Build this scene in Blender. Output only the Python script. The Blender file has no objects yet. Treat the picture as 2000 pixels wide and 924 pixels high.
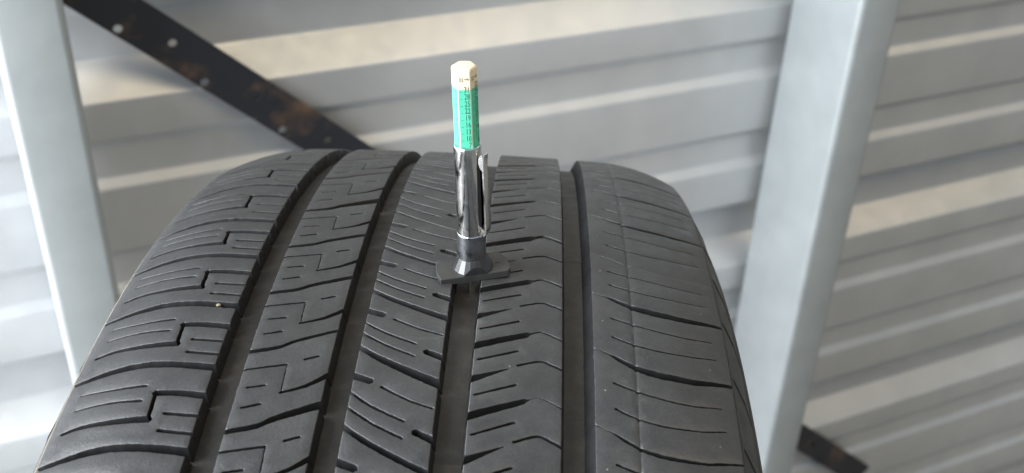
import bpy, bmesh, math, random
from mathutils import Vector, Matrix
from mathutils.geometry import delaunay_2d_cdt
rng = random.Random(7)
S = bpy.context.scene
COL = S.collection
R_ = math.radians
ZC = 1.45                                     # camera height above the floor

# ------------------------------------------------------------------ camera
cd = bpy.data.cameras.new('camera'); cam = bpy.data.objects.new('camera', cd); COL.objects.link(cam)
S.camera = cam
M = ((0.99943256, 0.02842007, 0.01807906), (0.0, -0.53673947, 0.84374803), (0.03368312, -0.84326926, -0.5364349))
rot = Matrix([(r[0], -r[1], -r[2]) for r in M])
cam.matrix_world = Matrix.Translation((0, 0, ZC)) @ rot.to_4x4()
cd.sensor_width = 36; cd.lens = 36 * 2150 / 2000
cd.clip_start = 0.02; cd.clip_end = 60
cd.dof.use_dof = True; cd.dof.focus_distance = 0.362; cd.dof.aperture_fstop = 16.0

# ------------------------------------------------------------------ world and lamps
W = bpy.data.worlds.new('World'); S.world = W; W.use_nodes = True
bg = W.node_tree.nodes['Background']; bg.inputs[0].default_value = (0.70, 0.85, 1.0, 1); bg.inputs[1].default_value = 0.40

def area(name, loc, target, sx, sy, power, col):
    l = bpy.data.lights.new(name, 'AREA'); l.shape = 'RECTANGLE'; l.size = sx; l.size_y = sy; l.energy = power; l.color = col
    o = bpy.data.objects.new(name, l); COL.objects.link(o); o.location = loc
    o.rotation_euler = (Vector(target) - Vector(loc)).to_track_quat('-Z', 'Y').to_euler()
    return o
area('doorway_light', (-1.90, -0.25, 1.95), (-0.1, 0.5, 1.75), 1.3, 3.6, 255, (0.95, 0.98, 1.0))
area('open_side_light', (-1.05, -0.80, 1.30), (0.0, 0.3, 1.26), 1.15, 2.4, 20, (0.90, 0.95, 1.0))
area('overhead_light', (1.2, -0.25, ZC + 1.75), (0.7, 0.9, ZC - 0.7), 2.0, 1.2, 25, (1.0, 0.78, 0.46))
area('right_side_light', (2.35, 0.75, ZC + 0.75), (0.9, 1.2, ZC - 0.6), 1.2, 1.2, 5.5, (1.0, 0.76, 0.43))  # unseen warm lamp added to brighten the rib slopes at the right

S.view_settings.view_transform = 'Standard'; S.view_settings.look = 'None'
S.view_settings.exposure = 0.2; S.view_settings.gamma = 1; S.view_settings.use_curve_mapping = False

# ------------------------------------------------------------------ helpers
def link(name, me, parent=None, mats=()):
    o = bpy.data.objects.new(name, me); COL.objects.link(o)
    if parent: o.parent = parent
    if me is not None and not me.materials:
        for m in mats: me.materials.append(m)
    return o
def tag(o, label, cat, group=None):
    o['label'] = label; o['category'] = cat
    if group: o['group'] = group
    return o
def empty(name, loc, rz=0):
    o = bpy.data.objects.new(name, None); COL.objects.link(o); o.location = loc; o.rotation_euler = (0, 0, rz); o.empty_display_size = 0.02
    return o
def mesh(name, V, F, mi=None, sharp=35, smooth=True):
    me = bpy.data.meshes.new(name); me.from_pydata([tuple(v) for v in V], [], F)
    if mi: me.polygons.foreach_set('material_index', mi)
    me.update()
    if smooth:
        me.shade_smooth(); me.set_sharp_from_angle(angle=R_(sharp))
    return me
def recalc(me):
    b = bmesh.new(); b.from_mesh(me); bmesh.ops.recalc_face_normals(b, faces=b.faces); b.to_mesh(me); b.free(); return me
def lathe(prof, n, a0=0, a1=2 * math.pi, skip=None):
    """profile of (r, z) about Z"""
    V = []; F = []
    for i in range(n):
        a = a0 + (a1 - a0) * i / n
        for r, z in prof: V.append((r * math.cos(a), r * math.sin(a), z))
    m = len(prof)
    for i in range(n):
        j = (i + 1) % n
        for k in range(m - 1):
            if skip and skip(i, k): continue
            F.append((i * m + k, j * m + k, j * m + k + 1, i * m + k + 1))
    return V, F
def bev_box(name, x0, x1, y0, y1, z0, z1, b, seg=2):
    bm = bmesh.new()
    bmesh.ops.create_cube(bm, size=1)
    for v in bm.verts: v.co = ((x0 + x1) / 2 + v.co.x * (x1 - x0), (y0 + y1) / 2 + v.co.y * (y1 - y0), (z0 + z1) / 2 + v.co.z * (z1 - z0))
    bmesh.ops.bevel(bm, geom=bm.edges[:], offset=b, segments=seg, affect='EDGES', profile=0.5)
    me = bpy.data.meshes.new(name); bm.to_mesh(me); bm.free(); me.shade_smooth(); me.set_sharp_from_angle(angle=R_(40))
    return me

# ------------------------------------------------------------------ materials
class NT:
    def __init__(s, name):
        s.m = bpy.data.materials.new(name); s.m.use_nodes = True; s.t = s.m.node_tree; s.b = s.t.nodes['Principled BSDF']
    def n(s, typ, **k):
        o = s.t.nodes.new(typ)
        for a, v in k.items():
            if a.startswith('i_'): o.inputs[a[2:].replace('_', ' ')].default_value = v
            else: setattr(o, a, v)
        return o
    def l(s, a, b): s.t.links.new(a, b)
    def noise(s, scale, detail=4, rough=0.55, co='Object', vec=None):
        if vec is None:
            tc = s.n('ShaderNodeTexCoord'); vec = tc.outputs[co]
        o = s.n('ShaderNodeTexNoise'); o.inputs['Scale'].default_value = scale; o.inputs['Detail'].default_value = detail; o.inputs['Roughness'].default_value = rough
        s.l(vec, o.inputs['Vector']); return o.outputs['Fac']
    def ramp(s, fac, stops):
        r = s.n('ShaderNodeValToRGB'); e = r.color_ramp.elements
        while len(e) < len(stops): e.new(0.5)
        for i, (p, c) in enumerate(stops): e[i].position = p; e[i].color = (*c, 1) if len(c) == 3 else c
        s.l(fac, r.inputs[0]); return r.outputs[0]
    def mix(s, fac, a, b, mode='MIX'):
        o = s.n('ShaderNodeMix', data_type='RGBA', blend_type=mode)
        for i, x in ((0, fac), (6, a), (7, b)):
            if hasattr(x, 'links'): s.l(x, o.inputs[i])
            else: o.inputs[i].default_value = x if i == 0 else ((*x, 1) if len(x) == 3 else x)
        return o.outputs[2]
    def bump(s, h, strength, dist, prev=None):
        b = s.n('ShaderNodeBump'); b.inputs['Strength'].default_value = strength; b.inputs['Distance'].default_value = dist
        s.l(h, b.inputs['Height'])
        if prev is not None: s.l(prev, b.inputs['Normal'])
        return b.outputs[0]
    def set(s, **k):
        for a, v in k.items():
            i = s.b.inputs[a.replace('_', ' ')]
            if hasattr(v, 'links'): s.l(v, i)
            else: i.default_value = (*v, 1) if isinstance(v, tuple) and len(v) == 3 else v
        return s.m

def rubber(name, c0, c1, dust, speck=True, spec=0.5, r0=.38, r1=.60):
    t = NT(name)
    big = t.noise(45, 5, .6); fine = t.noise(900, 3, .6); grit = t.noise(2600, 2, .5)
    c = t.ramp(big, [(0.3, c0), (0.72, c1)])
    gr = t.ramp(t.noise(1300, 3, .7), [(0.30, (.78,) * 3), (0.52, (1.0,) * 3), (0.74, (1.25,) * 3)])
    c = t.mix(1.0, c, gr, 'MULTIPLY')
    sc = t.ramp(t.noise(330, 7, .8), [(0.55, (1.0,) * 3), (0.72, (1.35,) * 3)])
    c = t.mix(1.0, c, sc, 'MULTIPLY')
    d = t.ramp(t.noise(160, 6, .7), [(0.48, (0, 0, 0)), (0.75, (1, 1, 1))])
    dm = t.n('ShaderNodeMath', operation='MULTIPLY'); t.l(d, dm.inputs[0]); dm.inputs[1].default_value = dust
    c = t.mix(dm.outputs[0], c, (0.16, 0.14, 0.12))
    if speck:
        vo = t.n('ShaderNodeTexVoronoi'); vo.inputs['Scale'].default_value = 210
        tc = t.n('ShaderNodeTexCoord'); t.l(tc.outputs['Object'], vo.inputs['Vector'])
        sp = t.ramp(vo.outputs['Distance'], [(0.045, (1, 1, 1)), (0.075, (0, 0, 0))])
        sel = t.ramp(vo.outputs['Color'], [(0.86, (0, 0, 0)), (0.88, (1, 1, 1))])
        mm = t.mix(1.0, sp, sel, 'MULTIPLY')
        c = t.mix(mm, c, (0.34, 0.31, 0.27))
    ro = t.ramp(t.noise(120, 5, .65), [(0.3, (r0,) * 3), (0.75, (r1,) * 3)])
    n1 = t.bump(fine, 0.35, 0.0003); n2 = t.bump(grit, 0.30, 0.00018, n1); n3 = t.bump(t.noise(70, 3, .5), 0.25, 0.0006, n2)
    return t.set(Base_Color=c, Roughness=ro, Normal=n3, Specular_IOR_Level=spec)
M_tread = rubber('tread_rubber', (0.0215, 0.0223, 0.0242), (0.037, 0.0380, 0.0405), 0.06, True, 0.62, .32, .54)
M_wallr = rubber('groove_wall_rubber', (0.006, 0.0062, 0.007), (0.012, 0.0123, 0.0138), 0.04, False, 0.28, .55, .75)  # same rubber made darker: groove shade put into the colour
M_edge = rubber('scuff_highlight_edge_rubber', (0.09, 0.09, 0.09), (0.22, 0.22, 0.215), 0.3, False)  # scuffed lip, its pale tone also painting the highlight on left-facing edges
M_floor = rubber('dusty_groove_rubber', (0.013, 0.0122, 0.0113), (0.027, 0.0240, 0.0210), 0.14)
M_side = rubber('sidewall_rubber', (0.013, 0.013, 0.0138), (0.024, 0.0235, 0.023), 0.12)

def metal_paint(name, c0, c1, rough, metallic, bump_s=0.05, scale=14):
    t = NT(name)
    c = t.ramp(t.noise(scale, 6, .6), [(0.3, c0), (0.7, c1)])
    ro = t.ramp(t.noise(scale * 3, 4, .6), [(0.3, (rough - .06,) * 3), (0.7, (rough + .08,) * 3)])
    return t.set(Base_Color=c, Roughness=ro, Metallic=metallic, Normal=t.bump(t.noise(scale * 0.6, 3, .5), bump_s, 0.01))
M_wall = metal_paint('wall_sheet_metal', (0.49, 0.505, 0.52), (0.56, 0.57, 0.58), 0.38, 0.38)
M_post = metal_paint('galvanised_post', (0.305, 0.333, 0.345), (0.35, 0.38, 0.392), 0.40, 0.2, 0.03, 24)
def brace_mat():
    t = NT('rusty_black_steel')
    r = t.ramp(t.noise(16, 6, .65), [(0.52, (0, 0, 0)), (0.70, (1, 1, 1))])
    rust = t.ramp(t.noise(70, 5, .7), [(0.3, (0.05, 0.036, 0.028)), (0.7, (0.17, 0.105, 0.07))])
    c = t.mix(r, (0.021, 0.023, 0.031), rust)
    return t.set(Base_Color=c, Roughness=0.55, Metallic=0.0, Normal=t.bump(t.noise(200, 4, .6), 0.3, 0.001))
M_brace = brace_mat()
def concrete(name):
    t = NT(name)
    return t.set(Base_Color=t.ramp(t.noise(3, 8, .65), [(0.3, (0.22, 0.21, 0.195)), (0.7, (0.32, 0.31, 0.29))]), Roughness=0.85, Normal=t.bump(t.noise(60, 5, .6), 0.3, 0.002))
M_conc = concrete('floor_concrete')
def chrome(name, col, r0, r1):
    t = NT(name)
    g = t.noise(1400, 3, .6)
    ro = t.ramp(t.noise(260, 6, .7), [(0.42, (r0,) * 3), (0.70, (r1,) * 3)])
    return t.set(Base_Color=col, Metallic=1.0, Roughness=ro, Normal=t.bump(g, 0.05, 0.0001))
M_chrome = chrome('worn_chrome', (0.80, 0.79, 0.77), 0.07, 0.30)
M_collar = chrome('brushed_dark_collar', (0.33, 0.34, 0.365), 0.24, 0.42)
M_pin = chrome('bright_pin', (0.72, 0.71, 0.68), 0.2, 0.35)
def plastic(name, c0, c1, rough, grime=None):
    t = NT(name); c = t.ramp(t.noise(260, 5, .6), [(0.3, c0), (0.7, c1)])
    if grime:
        g = t.ramp(t.noise(520, 6, .75), [(0.60, (0, 0, 0)), (0.72, (1, 1, 1))]); c = t.mix(g, c, grime)
    return t.set(Base_Color=c, Roughness=rough, Normal=t.bump(t.noise(900, 3, .6), 0.08, 0.0002))
M_cream = plastic('cream_plastic', (0.64, 0.545, 0.385), (0.71, 0.615, 0.455), 0.45, (0.42, 0.33, 0.21))
M_green = plastic('green_print', (0.068, 0.455, 0.295), (0.085, 0.51, 0.335), 0.4)
M_black = plastic('black_plastic', (0.028, 0.028, 0.029), (0.044, 0.044, 0.044), 0.42)
M_gloss = plastic('glossy_black_plastic', (0.022, 0.022, 0.024), (0.03, 0.03, 0.032), 0.16)
M_ink = plastic('black_ink', (0.012, 0.014, 0.014), (0.02, 0.022, 0.022), 0.5)
M_dark = plastic('dark_inside', (0.01, 0.01, 0.01), (0.02, 0.02, 0.02), 0.5)
M_stone = plastic('tan_stone', (0.16, 0.13, 0.09), (0.34, 0.29, 0.22), 0.8)

# ------------------------------------------------------------------ the setting
h = Vector((0.91185818, 0.41050537, 0)); nrm = Vector((0.41050537, -0.91185818, 0)); UPZ = Vector((0, 0, 1))
YAW_W = math.atan2(h.y, h.x)
def wp(a, D, z): return h * a - nrm * D + Vector((0, 0, z + ZC))      # along the wall, distance from camera plane, height under camera

fl = link('floor', mesh('floor', [(-6, -6, 0), (6, -6, 0), (6, 6, 0), (-6, 6, 0)], [(0, 1, 2, 3)], smooth=False), None, [M_conc]); fl['kind'] = 'structure'
TB = -0.58595749 - 0.3752                                           # tyre bottom under camera
me = bev_box('platform', -0.45, 0.75, -0.50, 0.46, 0, TB + ZC, 0.01)
pf = link('platform', me, None, [M_conc]); pf.rotation_euler = (0, 0, YAW_W); pf['kind'] = 'structure'

# wall: ribbed metal sheet, ribs run level
prof = []                                                           # (recess, z), top to bottom
z = -0.771 + 0.345 * 6
while z > -1.80:
    b = z                                                           # lower lip of a wide rib
    prof += [(0.0, b), (0, b - 0.036), (0.007, b - 0.045), (0.007, b - 0.076), (0, b - 0.086),
             (0, b - 0.151), (0.007, b - 0.160), (0.007, b - 0.191), (0, b - 0.201),
             (0, b - 0.250), (0.030, b - 0.274), (0.030, b - 0.317)]
    z -= 0.345
# soften folds
def fillet(P, r, n=3):
    out = [P[0]]
    for i in range(1, len(P) - 1):
        p0, p, p1 = Vector(P[i - 1]), Vector(P[i]), Vector(P[i + 1])
        d0 = (p0 - p); d1 = (p1 - p); rr = min(r, d0.length * .4, d1.length * .4)
        a = p + d0.normalized() * rr; c = p + d1.normalized() * rr
        for k in range(n + 1):
            t = k / n; out.append(tuple(a * (1 - t) ** 2 + p * 2 * t * (1 - t) + c * t * t))
    out.append(P[-1]); return out
prof = [p for p in fillet(prof, 0.0022) if p[1] > -ZC + 0.002]
V = []; F = []
xs = [-1.6 + 0.2 * i for i in range(22)]
wr = random.Random(3)
for i, a in enumerate(xs):
    for (d, zz) in prof: V.append((a, d, zz + ZC))
m = len(prof)
for i in range(len(xs) - 1):
    for k in range(m - 1): F.append((i * m + k, i * m + k + 1, (i + 1) * m + k + 1, (i + 1) * m + k))
wall = link('ribbed_metal_wall', mesh('wall_sheet', V, F, sharp=60), None, [M_wall])
wall.location = -nrm * 0.93; wall.rotation_euler = (0, 0, YAW_W)
tag(wall, 'pale grey ribbed metal sheet wall behind the tyre, ribs running level', 'wall')

# posts: rectangular galvanised tubes in front of the wall
def post(a0, w, D0, dep, label):
    e = empty('steel_post', tuple((h * (a0 + w / 2) - nrm * (D0 + dep / 2)) + Vector((0, 0, 0))), YAW_W)
    hw, hd, r, n = w / 2, dep / 2, 0.006, 5
    pts = []
    for cx, cy, s in ((1, 1, 0), (-1, 1, 90), (-1, -1, 180), (1, -1, 270)):
        for k in range(n + 1):
            t = R_(s + 90 * k / n); pts.append((cx * (hw - r) + r * math.cos(t), cy * (hd - r) + r * math.sin(t)))
    N = len(pts); V = []; F = []
    for zz in (0.008, ZC + 1.25):
        for sc in (1.0, 0.0):
            for (x, y) in pts:
                l = math.hypot(x, y); k = 1 - sc * 0.003 / max(abs(x), abs(y), .001)
                V.append((x * k, y * k, zz))
    for i in range(N):
        j = (i + 1) % N
        F += [(i, j, 2 * N + j, 2 * N + i), (N + j, N + i, 3 * N + i, 3 * N + j), (2 * N + i, 2 * N + j, 3 * N + j, 3 * N + i)]
    link('tube', recalc(mesh('tube', V, F)), e, [M_post])
    link('foot_plate', bev_box('foot_plate', -hw - .03, hw + .03, -hd - .02, hd + .02, 0.0, 0.008, 0.002), e, [M_post])
    tag(e, label, 'post', 'galvanised posts along the wall')
    return e
post(-0.0250, 0.0505, 0.812, 0.1085, 'galvanised steel post at the far left, brighter wall beside it')
post(0.7645, 0.053, 0.812, 0.1085, 'galvanised steel post right of the tyre, showing two faces')

# ---------------------------------------------------------------- flat cut-out plates (shared by strap and tread blocks)
def inside(px, py, poly):
    c = False; n = len(poly); j = n - 1
    for i in range(n):
        xi, yi = poly[i]; xj, yj = poly[j]
        if (yi > py) != (yj > py) and px < (xj - xi) * (py - yi) / (yj - yi) + xi: c = not c
        j = i
    return c
def bbox(p): xs = [q[0] for q in p]; ys = [q[1] for q in p]; return min(xs), max(xs), min(ys), max(ys)
def plate(outline, cuts, extra=(), lines=()):
    """triangulate outline minus cuts; returns verts, kept tris, boundary edges (directed)"""
    vs = []; es = []
    for poly in [outline] + list(cuts):
        s = len(vs); n = len(poly); vs += [Vector(p) for p in poly]; es += [(s + i, s + (i + 1) % n) for i in range(n)]
    for ln in lines:
        s = len(vs); vs += [Vector(p) for p in ln]; es += [(s + i, s + i + 1) for i in range(len(ln) - 1)]
    vs += [Vector(p) for p in extra]
    v2, e2, f2, _, _, _ = delaunay_2d_cdt(vs, es, [], 0, 1e-5)
    bbs = [bbox(c) for c in cuts]
    keep = []
    for f in f2:
        cx = sum(v2[i][0] for i in f) / 3; cy = sum(v2[i][1] for i in f) / 3
        if not inside(cx, cy, outline): continue
        bad = False
        for c, bb in zip(cuts, bbs):
            if bb[0] <= cx <= bb[1] and bb[2] <= cy <= bb[3] and inside(cx, cy, c): bad = True; break
        if not bad:
            a, b, c = (v2[i] for i in f)
            if (b[0] - a[0]) * (c[1] - a[1]) - (b[1] - a[1]) * (c[0] - a[0]) < 0: f = tuple(reversed(f))
            keep.append(tuple(f))
    es = set()
    for f in keep:
        for i in range(3): es.add((f[i], f[(i + 1) % 3]))
    bd = [(a, b) for (a, b) in es if (b, a) not in es]
    return v2, keep, bd

# perforated strap running diagonally behind the posts
u = Vector((1, -0.902)).normalized()
def circ(s, t, r, n=14): return [(s + r * math.cos(2 * math.pi * i / n), t + r * math.sin(2 * math.pi * i / n)) for i in range(n)]
SW = 0.0188; s0, s1 = -0.55, 1.25
holes = [circ(0.286 - 0.3635 + 0.0432 * k, -0.0130 if k % 2 == 0 else 0.0014, 0.0038) for k in range(-9, 29)]
out = [(s0 + (s1 - s0) * i / 60, -SW) for i in range(61)] + [(s1 - (s1 - s0) * i / 60, SW) for i in range(61)]
v2, ft, bd = plate(out, holes)
V = []; F = []
for (x, y) in v2: V.append((x, -0.0015, y))
N = len(v2)
for (x, y) in v2: V.append((x, 0.0015, y))
F = [f for f in ft] + [tuple(N + i for i in reversed(f)) for f in ft] + [(b, a, N + a, N + b) for a, b in bd]
st = link('perforated_strap', mesh('strap', V, F), None, [M_brace])
c0 = Vector((0, -0.2727))                                          # centre line at a = 0
u3 = h * u.x + UPZ * u.y; v3 = h * (-u.y) + UPZ * u.x
# strap coordinate s was measured along u from the wall origin; centre offset t = -0.2107
base = -nrm * 0.9225 + Vector((0, 0, ZC)) + v3 * (-0.2075) + u3 * 0.3682
mat = Matrix((u3, -nrm, v3)).transposed().to_4x4(); mat.translation = base
st.matrix_world = mat @ Matrix.Diagonal((1.013, 0.9, 1.013, 1))
tag(st, 'rusty black perforated steel strap running diagonally behind the posts', 'strap')

# ------------------------------------------------------------------ the tyre
RM = 375.2; KM = 0.00027788; MMD = RM * math.pi / 180              # mm, mm per degree on the crown
def drop(x):
    a = abs(x); return KM * x * x + (0.00656 * (a - 68) ** 2 if a > 68 else 0)
CEN = Vector((-0.02360766, 0.29911589, ZC - 0.58595749))
tyre = empty('tyre', (CEN.x, CEN.y, CEN.z - 0.3752), -0.0385)
tag(tyre, 'worn black car tyre with five-rib tread, standing upright in front of the posts', 'tyre')
TZ = 0.3752                                                        # axle above the base
def P3(x, v, d):
    ph = v / RM; r = RM - drop(x) - d
    return (x / 1000, r * math.sin(ph) / 1000, r * math.cos(ph) / 1000)

# carcass: groove floors, ledge, buttress, sidewall, bead, inside
GD = 5.7
half = [(0, GD), (20, GD + drop(20)), (40, GD + drop(40)), (60, GD + drop(60)), (70, 6.4 + drop(70)), (80, 6.0 + drop(80)), (90, 5.2 + drop(90)), (96, 4.3 + drop(96)),
        (99.6, 3.4 + drop(99.6)), (101.2, 12.0), (102.0, 12.2), (104.0, 15.2), (107.2, 20.5), (110.4, 28), (111.0, 28.2), (111.6, 30.0), (112.0, 30.4), (114.6, 42), (116.5, 58), (116, 76), (113, 95), (107.5, 113), (101.5, 126), (99.5, 133), (97.5, 136.5), (98.4, 139), (98, 145), (93, 147)]
inner = [(82, 146), (84, 138), (92, 120), (101, 98), (104, 75), (102, 55), (95, 36), (84, 24), (60, 17.5), (30, 16), (0, 15.5)]
pr = [(-x, d) for x, d in reversed(half)][:-1] + half
prin = inner + [(-x, d) for x, d in reversed(inner)][1:]
def ring(name, P, n, mat, closed=False):
    V = []; F = []; m = len(P)
    for i in range(n):
        ph = 2 * math.pi * i / n
        for x, d in P:
            r = RM - d; V.append((x / 1000, r * math.sin(ph) / 1000, r * math.cos(ph) / 1000))
    for i in range(n):
        j = (i + 1) % n
        for k in range(m if closed else m - 1):
            F.append((i * m + k, i * m + (k + 1) % m, j * m + (k + 1) % m, j * m + k))
    o = link(name, recalc(mesh(name, V, F, sharp=40)), tyre, [mat]); o.location = (0, 0, TZ); return o
def sub(P, k=3):
    o = []
    for a, b in zip(P[:-1], P[1:]):
        for i in range(k): o.append((a[0] + (b[0] - a[0]) * i / k, a[1] + (b[1] - a[1]) * i / k))
    o.append(P[-1]); return o
# separate pieces: tread base (groove floors), two sidewalls with the liner
ib = next(i for i, p in enumerate(half) if p[0] == 101.2)
tb = [(-x, d) for x, d in reversed(half[:ib + 1])][:-1] + half[:ib + 1]
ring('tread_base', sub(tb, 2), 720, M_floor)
for sgn in (-1, 1):
    ring('sidewall', sub([(sgn * x, d) for x, d in half[ib:]], 2), 360, M_side)
ring('inner_liner', [(93, 147)] + prin + [(-93, 147)], 180, M_side)

# --- tread pattern: per rib, measured; x in mm across, u in pitches
# each: (points, width mm [start, end], depth)
RIB = {
 1: dict(x=(-101.2, -57.4), main=[(-103, -.09), (-97, -.06), (-94.8, -.048), (-87.7, -.004), (-78.9, .03), (-67.2, .027), (-57, 0), (-55, -.01)],
     mw=[(-103, 1.2), (-94, 1.9), (-85, 2.6), (-57, 2.9)],
     cuts=[([(-72.4, .66), (-64.6, .665), (-56, .637)], (1.9, 2.3)), ([(-72.0, .68), (-71.5, .345)], (1.1, 1.1)), ([(-71.0, .353), (-82.1, .334), (-91.4, .322), (-97.5, .283)], (2.3, 1.0)),
           ([(-67.5, .421), (-57.4 + .4, .402)], (1.0, 1.0)), ([(-67.6, .225), (-57.0, .197)], (1.0, 1.0)),
           ([(-96.6, .743), (-86.3, .737), (-75.5, .757)], (.35, .9)), ([(-96.3, .55), (-85.8, .571), (-75.4, .57)], (.35, .9))]),
 2: dict(x=(-48.3, -22.9), main=[(-50, -.02), (-48.3, 0), (-39.9, .08), (-35.8, .167), (-31, .245), (-22.9, .367), (-21, .39)], mw=[(-50, 1.7), (-22, 2.3)],
     cuts=[([(-49, .747), (-41.8, .803), (-35.7, .847)], (.65, .8)), ([(-35.7, .855), (-35.3, .50)], (.22, .22)), ([(-35.6, .48), (-28.3, .581), (-22, .745)], (.7, 1.7)),
           ([(-45.7, .529), (-40.3, .57)], (.6, .8)), ([(-45.7, .282), (-40.2, .339)], (.6, .85)), ([(-30.9, .921), (-26.6, .978)], (.8, .8))]),
 3: dict(x=(-14.8, 10.7), main=[(-16, .03), (-14.8, 0), (-9.1, -.128), (-2.4, -.25), (4, -.355), (10.7, -.456), (12, -.475)], mw=[(-16, 2.2), (12, 2.5)],
     cuts=[([(-16, .632), (-14.9, .619), (-9.5, .557)], (2.4, 2.2)), ([(-6.2, .495), (2.1, .351), (10.1, .259)], (.8, .7)), ([(-16, .437), (-8.2, .257), (2.2, .095)], (.8, .8)),
           ([(-16, .255), (-7.3, .06), (2.3, -.095)], (.8, .8)), ([(5.4, -.013), (12, -.115)], (2.0, 2.3))]),
 4: dict(x=(20.3, 47.5), main=[(18, -.03), (20.3, 0), (28.6, .119), (36.9, .231), (37.6, .245), (40.3, .289), (43.3, .249), (47.2, .167), (49, .13)], mw=[(18, 3.3), (36.9, 2.8), (37.6, .8), (49, 1.0)],
     cuts=[([(21.5, .282), (33.8, .456)], (.7, .9)), ([(18, .467), (20.2, .502), (31.4, .68)], (3.1, .3)), ([(33.8, .732), (40.5, .814), (44.3, .766), (49, .68)], (.8, .9)),
           ([(21.7, .787), (33.9, .957)], (.7, .85))]),
 5: dict(x=(57.3, 101.2), main=[(55, .03), (58.2, .006), (62.4, -.069), (67.1, -.175), (71.0, -.245), (75, -.282), (80, -.298), (88.5, -.28), (95, -.215), (98.5, -.173), (103, -.13)],
     mw=[(55, .12), (60, .25), (62.4, .6), (64, 1.5), (75, 2.2), (90, 1.7), (98, 1.2), (103, 1.0)],
     cuts=[([(63.1, .554), (70.3, .457), (79.1, .399), (87.6, .404), (96.5, .485)], (.75, .35)), ([(63.3, .227), (69.8, .122), (78.4, .069), (88.9, .107), (97.0, .2)], (.75, .35))]),
}
BND = {1: [17.3, 11.9, 6.3, 2.2, -2.18, -6.56, -11.4], 2: [13.51, 7.82, 3.34, -1.05, -5.47, -10.28], 3: [13.51, 8.13, 3.65, -.55, -4.89, -9.75],
       4: [14.7, 9.76, 4.45, -.01, -4.35, -8.78, -13.6], 5: [14.4, 9.4, 4.31, .37, -4.06, -8.89]}
def lerp(tab, x):
    if x <= tab[0][0]: return tab[0][1]
    for (a, p), (b, q) in zip(tab[:-1], tab[1:]):
        if x <= b: return p + (q - p) * (x - a) / (b - a)
    return tab[-1][1]
def smooth_pl(P, n=6):
    """Catmull-Rom through points"""
    if len(P) < 3: return P
    o = []
    Q = [P[0]] + P + [P[-1]]
    for i in range(1, len(Q) - 2):
        p0, p1, p2, p3 = Q[i - 1], Q[i], Q[i + 1], Q[i + 2]
        for k in range(n):
            t = k / n
            o.append(tuple(.5 * (2 * p1[j] + (p2[j] - p0[j]) * t + (2 * p0[j] - 5 * p1[j] + 4 * p2[j] - p3[j]) * t * t + (3 * p1[j] - p0[j] - 3 * p2[j] + p3[j]) * t ** 3) for j in (0, 1)))
    o.append(P[-1]); return o
def resample(P, step):
    o = [P[0]]
    for a, b in zip(P[:-1], P[1:]):
        L = math.hypot(b[0] - a[0], b[1] - a[1]); n = max(1, round(L / step))
        for i in range(1, n + 1): o.append((a[0] + (b[0] - a[0]) * i / n, a[1] + (b[1] - a[1]) * i / n))
    return o
def stroke(P, w0, w1, rg, jit, step=1.1):
    P = resample(P, step); n = len(P); L = []; Rr = []
    for i, p in enumerate(P):
        a = P[max(0, i - 1)]; b = P[min(n - 1, i + 1)]; dx, dy = b[0] - a[0], b[1] - a[1]; l = math.hypot(dx, dy) or 1
        w = w0 + (w1 - w0) * i / max(1, n - 1)
        nx, ny = -dy / l, dx / l
        j1, j2 = rg.gauss(0, jit), rg.gauss(0, jit)
        L.append((p[0] + nx * (w / 2 + j1), p[1] + ny * (w / 2 + j1))); Rr.append((p[0] - nx * (w / 2 + j2), p[1] - ny * (w / 2 + j2)))
    dx, dy = P[-1][0] - P[-2][0], P[-1][1] - P[-2][1]; l = math.hypot(dx, dy)
    cap1 = [(P[-1][0] + dx / l * w1 * .4, P[-1][1] + dy / l * w1 * .4)] if w1 > .5 else []
    dx, dy = P[0][0] - P[1][0], P[0][1] - P[1][1]; l = math.hypot(dx, dy)
    cap0 = [(P[0][0] + dx / l * w0 * .4, P[0][1] + dy / l * w0 * .4)] if w0 > .5 else []
    return Rr + cap1 + list(reversed(L)) + cap0

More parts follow.
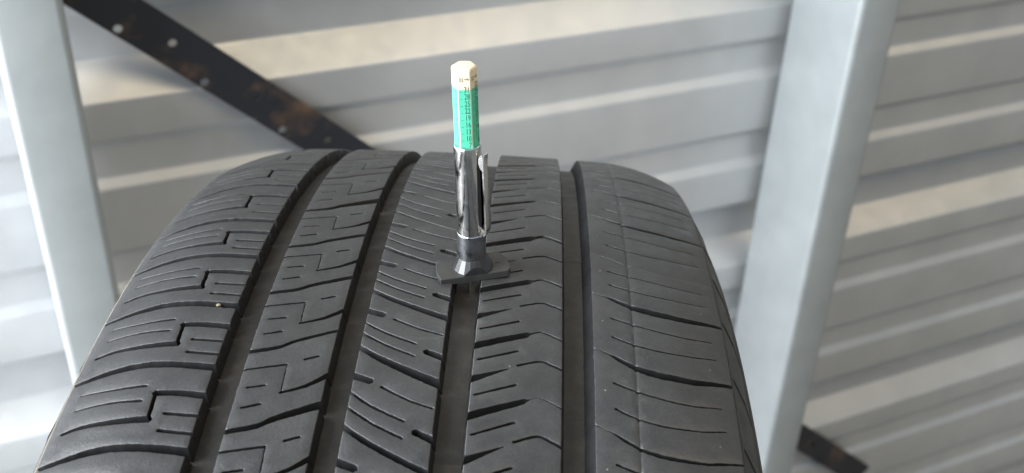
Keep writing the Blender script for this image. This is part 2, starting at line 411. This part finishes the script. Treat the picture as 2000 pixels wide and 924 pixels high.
def block(rib, pitch, seed, fine=True):
    """one tread block, its lower main groove at v = 0"""
    d = RIB[rib]; rg = random.Random(seed); Pm = pitch * MMD; x0, x1 = d['x']
    mp = smooth_pl(d['main'], 5) if rib != 4 else d['main']
    mp = sorted(mp)
    step = 1.0 if fine else 2.5
    jit = .055 if fine else 0
    nx = int((x1 - x0) / step)
    lo = []; hi = []
    for i in range(nx + 1):
        x = x0 + (x1 - x0) * i / nx; um = lerp(mp, x); w = lerp(d['mw'], x) / 2
        lo.append((x, um * Pm + w + rg.gauss(0, jit))); hi.append((x, (um + 1) * Pm - w + rg.gauss(0, jit)))
    def side(a, b, sg):
        P = resample([a, b], 1.6)[1:-1]; return [(p[0] + rg.gauss(0, jit * .7), p[1]) for p in P]
    outline = lo + side(lo[-1], hi[-1], 1) + hi[::-1] + side(hi[0], lo[0], -1)
    cuts = []
    for P, (w0, w1) in d['cuts']:
        Q = [(p[0], p[1] * Pm) for p in P]; Q = smooth_pl(Q, 4) if len(Q) > 2 else Q
        cuts.append(stroke(Q, w0 * 1.12 + rg.gauss(0, .03), w1 * 1.12 + rg.gauss(0, .03), rg, jit * .75, 1.0 if fine else 2.5))
    allp = list(outline)
    for c in cuts: allp += c
    cell = {}
    for p in allp: cell.setdefault((int(p[0] // 1), int(p[1] // 1)), 1)
    ext = []; gs = 3.2
    vmin = min(p[1] for p in outline); vmax = max(p[1] for p in outline)
    gx = int((x1 - x0) / gs)
    for i in range(1, gx):
        for j in range(1, int((vmax - vmin) / gs) + 1):
            p = (x0 + (x1 - x0) * i / gx + (j % 2) * .8, vmin + j * gs + .13)
            if any((int(p[0] // 1) + a, int(p[1] // 1) + b) in cell for a in (-1, 0, 1) for b in (-1, 0, 1)): continue
            ext.append(p)
    lines = []
    if rib == 5:
        for xx in (69.4, 70.1, 70.8):
            lines.append([(xx, lerp(mp, xx) * Pm + i * Pm / 10) for i in range(11)])
    v2, tris, bd = plate(outline, cuts, ext, lines)
    used = sorted({i for f in tris for i in f}); idx = {a: i for i, a in enumerate(used)}
    nrm2 = {}
    for a, b in bd:
        dx, dy = v2[b][0] - v2[a][0], v2[b][1] - v2[a][1]; l = math.hypot(dx, dy) or 1
        n = (dy / l, -dx / l)                                      # outward (ccw tris)
        for q in (a, b): nrm2.setdefault(q, []).append(n)
    bn = {}
    for q, ns in nrm2.items():
        sx = sum(n[0] for n in ns); sy = sum(n[1] for n in ns); l = math.hypot(sx, sy)
        if l < .2: bn[q] = (ns[0][0], ns[0][1]); continue
        nxy = (sx / l, sy / l); c = max(.55, nxy[0] * ns[0][0] + nxy[1] * ns[0][1]); bn[q] = (nxy[0] / c, nxy[1] / c)
    def bvl(q): return .28 if (v2[q][0] < x0 + .25 or v2[q][0] > x1 - .25) else .15
    def dent(x):
        if rib != 5: return 0
        t = abs(x - 70.1) / .7; return .45 * max(0, 1 - t)
    V = []
    for q in used:
        x, y = v2[q]
        if q in bn: BV = bvl(q); x -= bn[q][0] * BV; y -= bn[q][1] * BV
        V.append(P3(x, y, dent(x)))
    F = [tuple(idx[i] for i in f) for f in tris]; MI = [0] * len(F)
    r1 = {}; r2 = {}; r3 = {}
    for q in bn:
        x, y = v2[q]; edge = (x < x0 + .25 or x > x1 - .25) and abs(bn[q][0]) > .5
        lat = abs(bn[q][1]) > .7
        dr = (3.0 if rib == 5 and bn[q][0] < 0 else 1.0) if edge else (1.0 if rib == 1 and lat else .35)
        BV = bvl(q); h1 = BV * .3; r1[q] = len(V); V.append(P3(x - bn[q][0] * BV * .3, y - bn[q][1] * BV * .3, h1 + dent(x)))
        r2[q] = len(V); V.append(P3(x, y, BV + dent(x)))
        r3[q] = len(V); V.append(P3(x + bn[q][0] * dr, y + bn[q][1] * dr, GD + .6))
    for a, b in bd:
        le = rib in (2, 3, 4) and v2[a][0] < x0 + .2 and v2[b][0] < x0 + .2  # left edges only, where the painted highlight and scuffing go
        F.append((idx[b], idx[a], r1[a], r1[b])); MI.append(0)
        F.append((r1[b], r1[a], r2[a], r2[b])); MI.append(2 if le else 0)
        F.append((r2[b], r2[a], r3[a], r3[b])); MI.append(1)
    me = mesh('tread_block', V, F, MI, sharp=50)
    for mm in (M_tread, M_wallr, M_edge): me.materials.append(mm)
    return me

# boundaries all round: the measured ones, then a varied pitch sequence
seqr = random.Random(11)
shared = {}
rest_ct = 0
for rib in RIB:
    b = sorted(BND[rib])
    span_hi, span_lo = 66.0, -66.0
    while b[-1] < span_hi: b.append(b[-1] + seqr.choice((4.43, 4.83, 5.3)))
    while b[0] > span_lo: b.insert(0, b[0] - seqr.choice((4.43, 4.83, 5.3)))
    nrest = round((360 - (b[-1] - b[0])) / 4.85); pr_ = (360 - (b[-1] - b[0])) / nrest
    for a, c in zip(b[:-1], b[1:]):
        p = c - a
        if -22 < a < 30: me = block(rib, p, rib * 1000 + int(a * 10))
        else:
            key = (rib, round(p, 2))
            if key not in shared: shared[key] = block(rib, p, rib * 77, False)
            me = shared[key]
        o = link('tread_block', me, tyre); o.location = (0, 0, TZ); o.rotation_euler = (-R_(a), 0, 0)
    # the far side of the ring, joined
    src = block(rib, pr_, rib * 5, False)
    bm = bmesh.new()
    for i in range(nrest):
        n0 = len(bm.verts); bm.from_mesh(src); bm.verts.ensure_lookup_table()
        bmesh.ops.rotate(bm, verts=bm.verts[n0:], cent=(0, 0, 0), matrix=Matrix.Rotation(-R_(b[-1] + i * pr_), 3, 'X'))
    mr = bpy.data.meshes.new('tread_ring'); bm.to_mesh(mr); bm.free(); mr.shade_smooth(); mr.set_sharp_from_angle(angle=R_(50))
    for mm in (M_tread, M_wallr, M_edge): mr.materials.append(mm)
    o = link('tread_ring', mr, tyre); o.location = (0, 0, TZ); o['kind'] = 'stuff'

# wear bars across the groove floors and fine shoulder ribs on the buttress
def strip_on(name, P, w, d0, d1, mat):
    """thin raised strip through (x, v, depth) points on the tyre"""
    V = []; F = []
    for i, (x, v, d) in enumerate(P):
        for dv, up in ((-w / 2, 0), (-w * .3, 1), (w * .3, 1), (w / 2, 0)):
            r = RM - d + (d1 if up else d0); ph = (v + dv) / RM
            V.append((x / 1000, r * math.sin(ph) / 1000, r * math.cos(ph) / 1000))
    for i in range(len(P) - 1):
        for k in range(3): F.append((4 * i + k, 4 * i + k + 1, 4 * i + 5 + k, 4 * i + 4 + k))
    return recalc(mesh(name, V, F, sharp=30))
GR = [(-57.4, -48.3), (-22.9, -14.8), (10.7, 20.3), (47.5, 57.3)]
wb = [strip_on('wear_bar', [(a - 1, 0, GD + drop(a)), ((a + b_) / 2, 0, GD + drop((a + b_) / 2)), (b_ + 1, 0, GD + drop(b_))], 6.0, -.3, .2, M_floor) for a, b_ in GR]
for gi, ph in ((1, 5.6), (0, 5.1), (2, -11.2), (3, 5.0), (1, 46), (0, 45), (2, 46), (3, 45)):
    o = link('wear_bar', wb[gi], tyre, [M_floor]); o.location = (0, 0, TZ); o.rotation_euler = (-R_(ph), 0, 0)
for sgn in (-1, 1):
    P = [(sgn * 101.6, 0, 12.0), (sgn * 104.0, -2.2, 15.2), (sgn * 107.2, -5, 20.5), (sgn * 110.2, -8, 27.6)]
    bt = strip_on('buttress_ridge', P, 1.5, -.4, .55, M_side)
    for a in range(-13, 13):
        o = link('buttress_ridge', bt, tyre, [M_side]); o.location = (0, 0, TZ); o.rotation_euler = (-R_(a * 4.6 + 1.2), 0, 0)
# moulding line with dust along each ledge
M_dust = plastic('dust_line', (0.13, 0.11, 0.09), (0.20, 0.175, 0.145), 0.8)
for sgn in (-1, 1):
    ring('mould_line', [(sgn * 101.0, 11.4), (sgn * 101.9, 11.35), (sgn * 102.3, 11.7), (sgn * 102.2, 12.6)], 360, M_dust if sgn < 0 else M_side)

# ------------------------------------------------------------------ tread depth gauge
GX = 17.0
gb = CEN + Vector((math.cos(-.0385), math.sin(-.0385), 0)) * GX / 1000
phg = R_(1.6); rr = (RM - drop(GX)) / 1000
n1 = Vector((0.03846776, 0.99925984, 0))
gb = gb + n1 * rr * math.sin(phg) + UPZ * rr * math.cos(phg)
gauge = empty('tread_depth_gauge', gb)
axg = Vector((-0.050, 0.0, 1)).normalized()
gauge.rotation_euler = UPZ.rotation_difference(axg).to_euler()
tag(gauge, 'pencil tread depth gauge with green scale and chrome barrel standing in a tyre groove', 'tread gauge')
mm_ = 0.001
def gl(name, V, F, mat, parent=gauge, sharp=35, rz=0):
    V = [(x * mm_, y * mm_, z_ * mm_) for x, y, z_ in V]
    o = link(name, recalc(mesh(name, V, F, sharp=sharp)), parent, [mat])
    if rz: o.rotation_euler = (0, 0, rz)
    return o
# crossbar with rounded left end and clipped right end, and the cone flattened to the bar's front
BY = 5.8; BYAW = R_(13.5); BT = 2.5
poly = [(-11.3, BY), (-12.1, 3.2), (-12.5, 0.4), (-12.5, -2.4), (-11.9, -BY), (10.9, -BY), (12.2, -4.2), (12.3, 2.0), (10.8, BY)]
V = []; F = []; N = len(poly)
for zz, ins in ((0.02, 0), (BT - .22, 0), (BT, .26)):
    for x, y in poly:
        l = math.hypot(x, y); V.append((x * (1 - ins / l), y * (1 - ins / l), zz))
for k in range(2):
    for i in range(N):
        j = (i + 1) % N; F.append((k * N + i, k * N + j, (k + 1) * N + j, (k + 1) * N + i))
F.append(tuple(range(N))[::-1]); F.append(tuple(2 * N + i for i in range(N)))
bar = gl('crossbar', V, F, M_black, sharp=25, rz=BYAW)
# straight cone cut off flush with the bar's front and back
bm = bmesh.new()
prof_c = [(7.0, BT - .3), (6.95, BT + .5), (4.98, 7.1), (4.75, 7.25)]
V, F = lathe(prof_c, 20)
vs = [bm.verts.new((x * mm_, y * mm_, z_ * mm_)) for x, y, z_ in V]
for f in F: bm.faces.new([vs[i] for i in f])
mc = len(prof_c)
bm.faces.new([vs[i * mc] for i in range(20)]); bm.faces.new([vs[i * mc + mc - 1] for i in range(20)])
for sg in (-1, 1):
    res = bmesh.ops.bisect_plane(bm, geom=bm.verts[:] + bm.edges[:] + bm.faces[:], plane_co=(0, sg * (BY - .03) * mm_, 0), plane_no=(0, sg, 0), clear_outer=True)
    ed = [e for e in res['geom_cut'] if isinstance(e, bmesh.types.BMEdge)]
    bmesh.ops.edgenet_fill(bm, edges=ed)
bmesh.ops.recalc_face_normals(bm, faces=bm.faces)
mc_ = bpy.data.meshes.new('flared_foot'); bm.to_mesh(mc_); bm.free(); mc_.shade_smooth(); mc_.set_sharp_from_angle(angle=R_(14))
cone = link('flared_foot', mc_, gauge, [M_gloss]); cone.rotation_euler = (0, 0, BYAW)
# small moulded mark on the bar
gl('moulded_mark', [(7.6, -.3, 2.5), (9.4, -.3, 2.5), (9.4, .1, 2.5), (7.6, .1, 2.5), (7.7, -.25, 2.66), (9.3, -.25, 2.66), (9.3, .05, 2.66), (7.7, .05, 2.66)],
   [(0, 1, 5, 4), (1, 2, 6, 5), (2, 3, 7, 6), (3, 0, 4, 7), (4, 5, 6, 7)], M_black, bar)
V, F = lathe([(4.70, 6.6), (4.80, 7.0), (4.78, 12), (4.66, 15.8), (4.3, 15.9)], 64)
gl('collar', V, F, M_collar)
# barrel: tube with the slot the clip was cut from
CLA = R_(-90 + 62)                                                 # clip direction in plan
nb = 72
prof_b = [(3.9, 49.0), (4.30, 49.05), (4.42, 48.85), (4.45, 48.3)] + [(4.46 + .12 * (46.5 - q) / 30, q) for q in [46.5 - 1.0 * i for i in range(30)]] + [(4.60, 16.6), (4.72, 16.45), (4.78, 16.2), (4.72, 15.95), (4.3, 15.85)]
def skip(i, k):
    a = 2 * math.pi * (i + .5) / nb; da = (a - CLA + math.pi) % (2 * math.pi) - math.pi
    zz = (prof_b[k][1] + prof_b[k + 1][1]) / 2
    hw = R_(24) * min(1, max(0, (zz - 18.4) / 2)) * min(1, max(0, (44.5 - zz) / 4)) ** .6
    return abs(da) < hw
V, F = lathe(prof_b, nb, skip=skip)
barrel = gl('barrel', V, F, M_chrome)
V, F = lathe([(3.80, 48.8), (3.80, 16)], 36); gl('barrel_lining', V, F, M_dark, barrel)
# clip: sprung strip, joined at the bottom, tip flared with a rounded tab
cl = [(4.3, 16.3), (5.4, 16.6), (6.3, 17.6), (6.62, 19.2), (6.55, 24), (6.40, 30), (6.25, 36), (6.15, 41), (6.25, 44.0), (6.5, 46.2), (6.7, 47.0)]
cl = smooth_pl(cl, 4); V = []; F = []
for i, (r, zz) in enumerate(cl):
    w = 1.75 - .45 * max(0, (zz - 20) / 27)
    a = cl[max(0, i - 1)]; b = cl[min(len(cl) - 1, i + 1)]; dx, dz = b[0] - a[0], b[1] - a[1]; l = math.hypot(dx, dz); nx, nz = dz / l, -dx / l
    for t, yy, bul in ((-.25, -w, 0), (.18, -w * .98, 0), (.30, -w * .5, .1), (.33, 0, .12), (.30, w * .5, .1), (.18, w * .98, 0), (-.25, w, 0)):
        V.append((r + nx * (t + bul), yy, zz + nz * (t + bul)))
for i in range(len(cl) - 1):
    for k in range(7): F.append((7 * i + k, 7 * i + (k + 1) % 7, 7 * i + 7 + (k + 1) % 7, 7 * i + 7 + k))
F.append(tuple(range(7))); F.append(tuple(7 * (len(cl) - 1) + k for k in range(7))[::-1])
clip = gl('clip', V, F, M_chrome, rz=CLA)
V = []; F = []
tabs = [(0.0, 0.0)] + [(-1.75 * math.sin(math.pi * k / 10), 3.0 - 3.0 * math.cos(math.pi * k / 10)) for k in range(0, 11)]
for s in (-1.42, -1.08):
    for (dr, dz) in tabs[1:]: V.append((6.32 + dr, s, 41.0 + dz))
q = len(tabs) - 1
F = [tuple(range(q)), tuple(q + i for i in range(q))[::-1]] + [(i, i + 1, q + i + 1, q + i) for i in range(q - 1)]
gl('clip_tab', V, F, M_chrome, clip)
# pin reaching down into the groove
V = [(x, y, zz) for zz in (-6.5, 1.0) for x, y in ((-2.3, -4.4), (0, -4.4), (0, -2.6), (-2.3, -2.6))]
gl('pin', V, [(0, 1, 5, 4), (1, 2, 6, 5), (2, 3, 7, 6), (3, 0, 4, 7), (0, 3, 2, 1), (4, 5, 6, 7)], M_pin, rz=BYAW)

# hexagonal scale rod
HR = 4.02; HA = R_(-90 - 1.5)
def hexpt(k, r, zz): a = HA + R_(30 + 60 * k); return (r * math.cos(a), r * math.sin(a), zz)
V = []; F = []
def hexring(r, cr, zz):
    """hexagon with softened corners"""
    o = []
    for k in range(6):
        p = Vector(hexpt(k, r, 0)); pm = Vector(hexpt(k - 1, r, 0)); pn = Vector(hexpt(k + 1, r, 0))
        o.append(p + (pm - p).normalized() * cr); o.append(p + (pn - p).normalized() * cr)
    return [(q.x, q.y, zz) for q in o]
levels = [(HR, 46.0), (HR, 75.0), (HR - .22, 75.45), (HR - .7, 75.75), (HR - 1.0, 75.8)]
for r, zz in levels: V += hexring(r, .22, zz)
for k in range(len(levels) - 1):
    for i in range(12): j = (i + 1) % 12; F.append((12 * k + i, 12 * k + j, 12 * k + 12 + j, 12 * k + 12 + i))
F.append(tuple(12 * (len(levels) - 1) + i for i in range(12)))
rod = gl('scale_rod', V, F, M_cream, sharp=18)
AP = HR * math.cos(R_(30)); FW = HR                                # facet apothem, facet width
def facet(k):
    """matrix: local x along the facet (left to right seen from outside), y up the rod, z out"""
    a = HA + R_(60 * k); out_ = Vector((math.cos(a), math.sin(a), 0)); right = Vector((-math.sin(a), math.cos(a), 0))
    m = Matrix((right, UPZ, out_)).transposed().to_4x4(); m.translation = out_ * AP * mm_; return m
TOPG = 69.0
for k in range(6):
    hw = FW / 2 - .20
    V = [(-hw, 47.5, .008), (hw, 47.5, .008), (hw, TOPG, .008), (-hw, TOPG, .008), (-hw, 47.5, .03), (hw, 47.5, .03), (hw, TOPG, .03), (-hw, TOPG, .03)]
    if k == 5 or k == 1: pass
    o = gl('green_panel', V, [(4, 5, 6, 7), (0, 1, 5, 4), (1, 2, 6, 5), (2, 3, 7, 6), (3, 0, 4, 7)], M_green, rod); o.matrix_local = facet(k)
dg = None
tcache = {}
def text_mesh(s, size, sx):
    key = (s, size, sx)
    if key in tcache: return tcache[key]
    cu = bpy.data.curves.new('text', 'FONT'); cu.body = s; cu.size = size * mm_; cu.align_x = 'RIGHT'; cu.align_y = 'BOTTOM_BASELINE'; cu.resolution_u = 2; cu.offset = 0.00001 * size
    ob = bpy.data.objects.new('text', cu); COL.objects.link(ob)
    me = bpy.data.meshes.new_from_object(ob.evaluated_get(bpy.context.evaluated_depsgraph_get())); bpy.data.objects.remove(ob)
    for v in me.vertices: v.co.x *= sx
    tcache[key] = me; me.materials.clear(); me.materials.append(M_ink); return me
def put(name, me, mat): o = link(name, me, rod); o.matrix_local = mat; return o
dash = mesh('scale_mark', [(0, 0, 0), (.00075, 0, 0), (.00075, .00013, 0), (0, .00013, 0)], [(0, 1, 2, 3)], smooth=False); dash.materials.append(M_ink)
for k, first, off in ((0, 31, 0.0), (1, 32, 0.79), (5, 30, -0.79), (2, 31, 0), (3, 32, .79), (4, 30, -.79)):
    fm = facet(k)
    for i in range(9 if first != 32 else 10):
        zz = 68.15 + off - 2.37 * i
        if zz < 47.8: continue
        put('scale_number', text_mesh(str(first - 3 * i), 2.75, .64), fm @ Matrix.Translation((1.72 * mm_, zz * mm_, .045 * mm_)))
        put('scale_mark', dash, fm @ Matrix.Translation((-1.25 * mm_, zz * mm_, .045 * mm_)))
    put('scale_number', text_mesh('32', 1.75, .78), fm @ Matrix.Translation((-.12 * mm_, 71.6 * mm_, .03 * mm_)))
    put('scale_number', text_mesh('nds', 1.25, .85), fm @ Matrix.Translation((1.62 * mm_, 72.15 * mm_, .03 * mm_)))
# lettering wrapped down the left side of the barrel (strokes only can be made out)
tm = text_mesh('WWW.0120/1U', 3.0, .95).copy()
w0 = min(v.co.x for v in tm.vertices); w1 = max(v.co.x for v in tm.vertices)
for v in tm.vertices:
    along = (v.co.x - w0) / (w1 - w0); a = R_(-90 - 66) - v.co.y / .0046
    zz = (24.5 + along * 21) * mm_; r = .00458 + (46.5 - zz * 1000) / 30 * .00012 + .00003
    v.co = (r * math.cos(a), r * math.sin(a), zz)
o = link('barrel_lettering', tm, barrel)

# ------------------------------------------------------------------ small stones caught in the tread
def stone(x, ph, lift, size, label, seed):
    r2 = random.Random(seed); bm = bmesh.new(); bmesh.ops.create_icosphere(bm, subdivisions=2, radius=size)
    for v in bm.verts: v.co = v.co * (1 + r2.uniform(-.25, .25)); v.co.z *= .65; v.co.x *= 1.35
    me = bpy.data.meshes.new('stone'); bm.to_mesh(me); bm.free(); me.shade_smooth()
    p = Vector(P3(x, ph * MMD, lift)); p = Matrix.Rotation(-.0385, 3, 'Z') @ p
    o = link('stone', me, None, [M_stone]); o.location = CEN + p
    tag(o, label, 'stone', 'stones caught in the tread'); return o
stone(-63.8, -2.0, 0.8, .0006, 'tiny tan stone wedged in a left shoulder groove, the farther of two', 1)
stone(-71.2, -3.4, 0.8, .00055, 'tiny tan stone wedged in a left shoulder groove, the nearer of two', 2)
stone(31.6, -5.62, 0.2, .0004, 'tiny tan grain on the rib below and right of the gauge', 3)
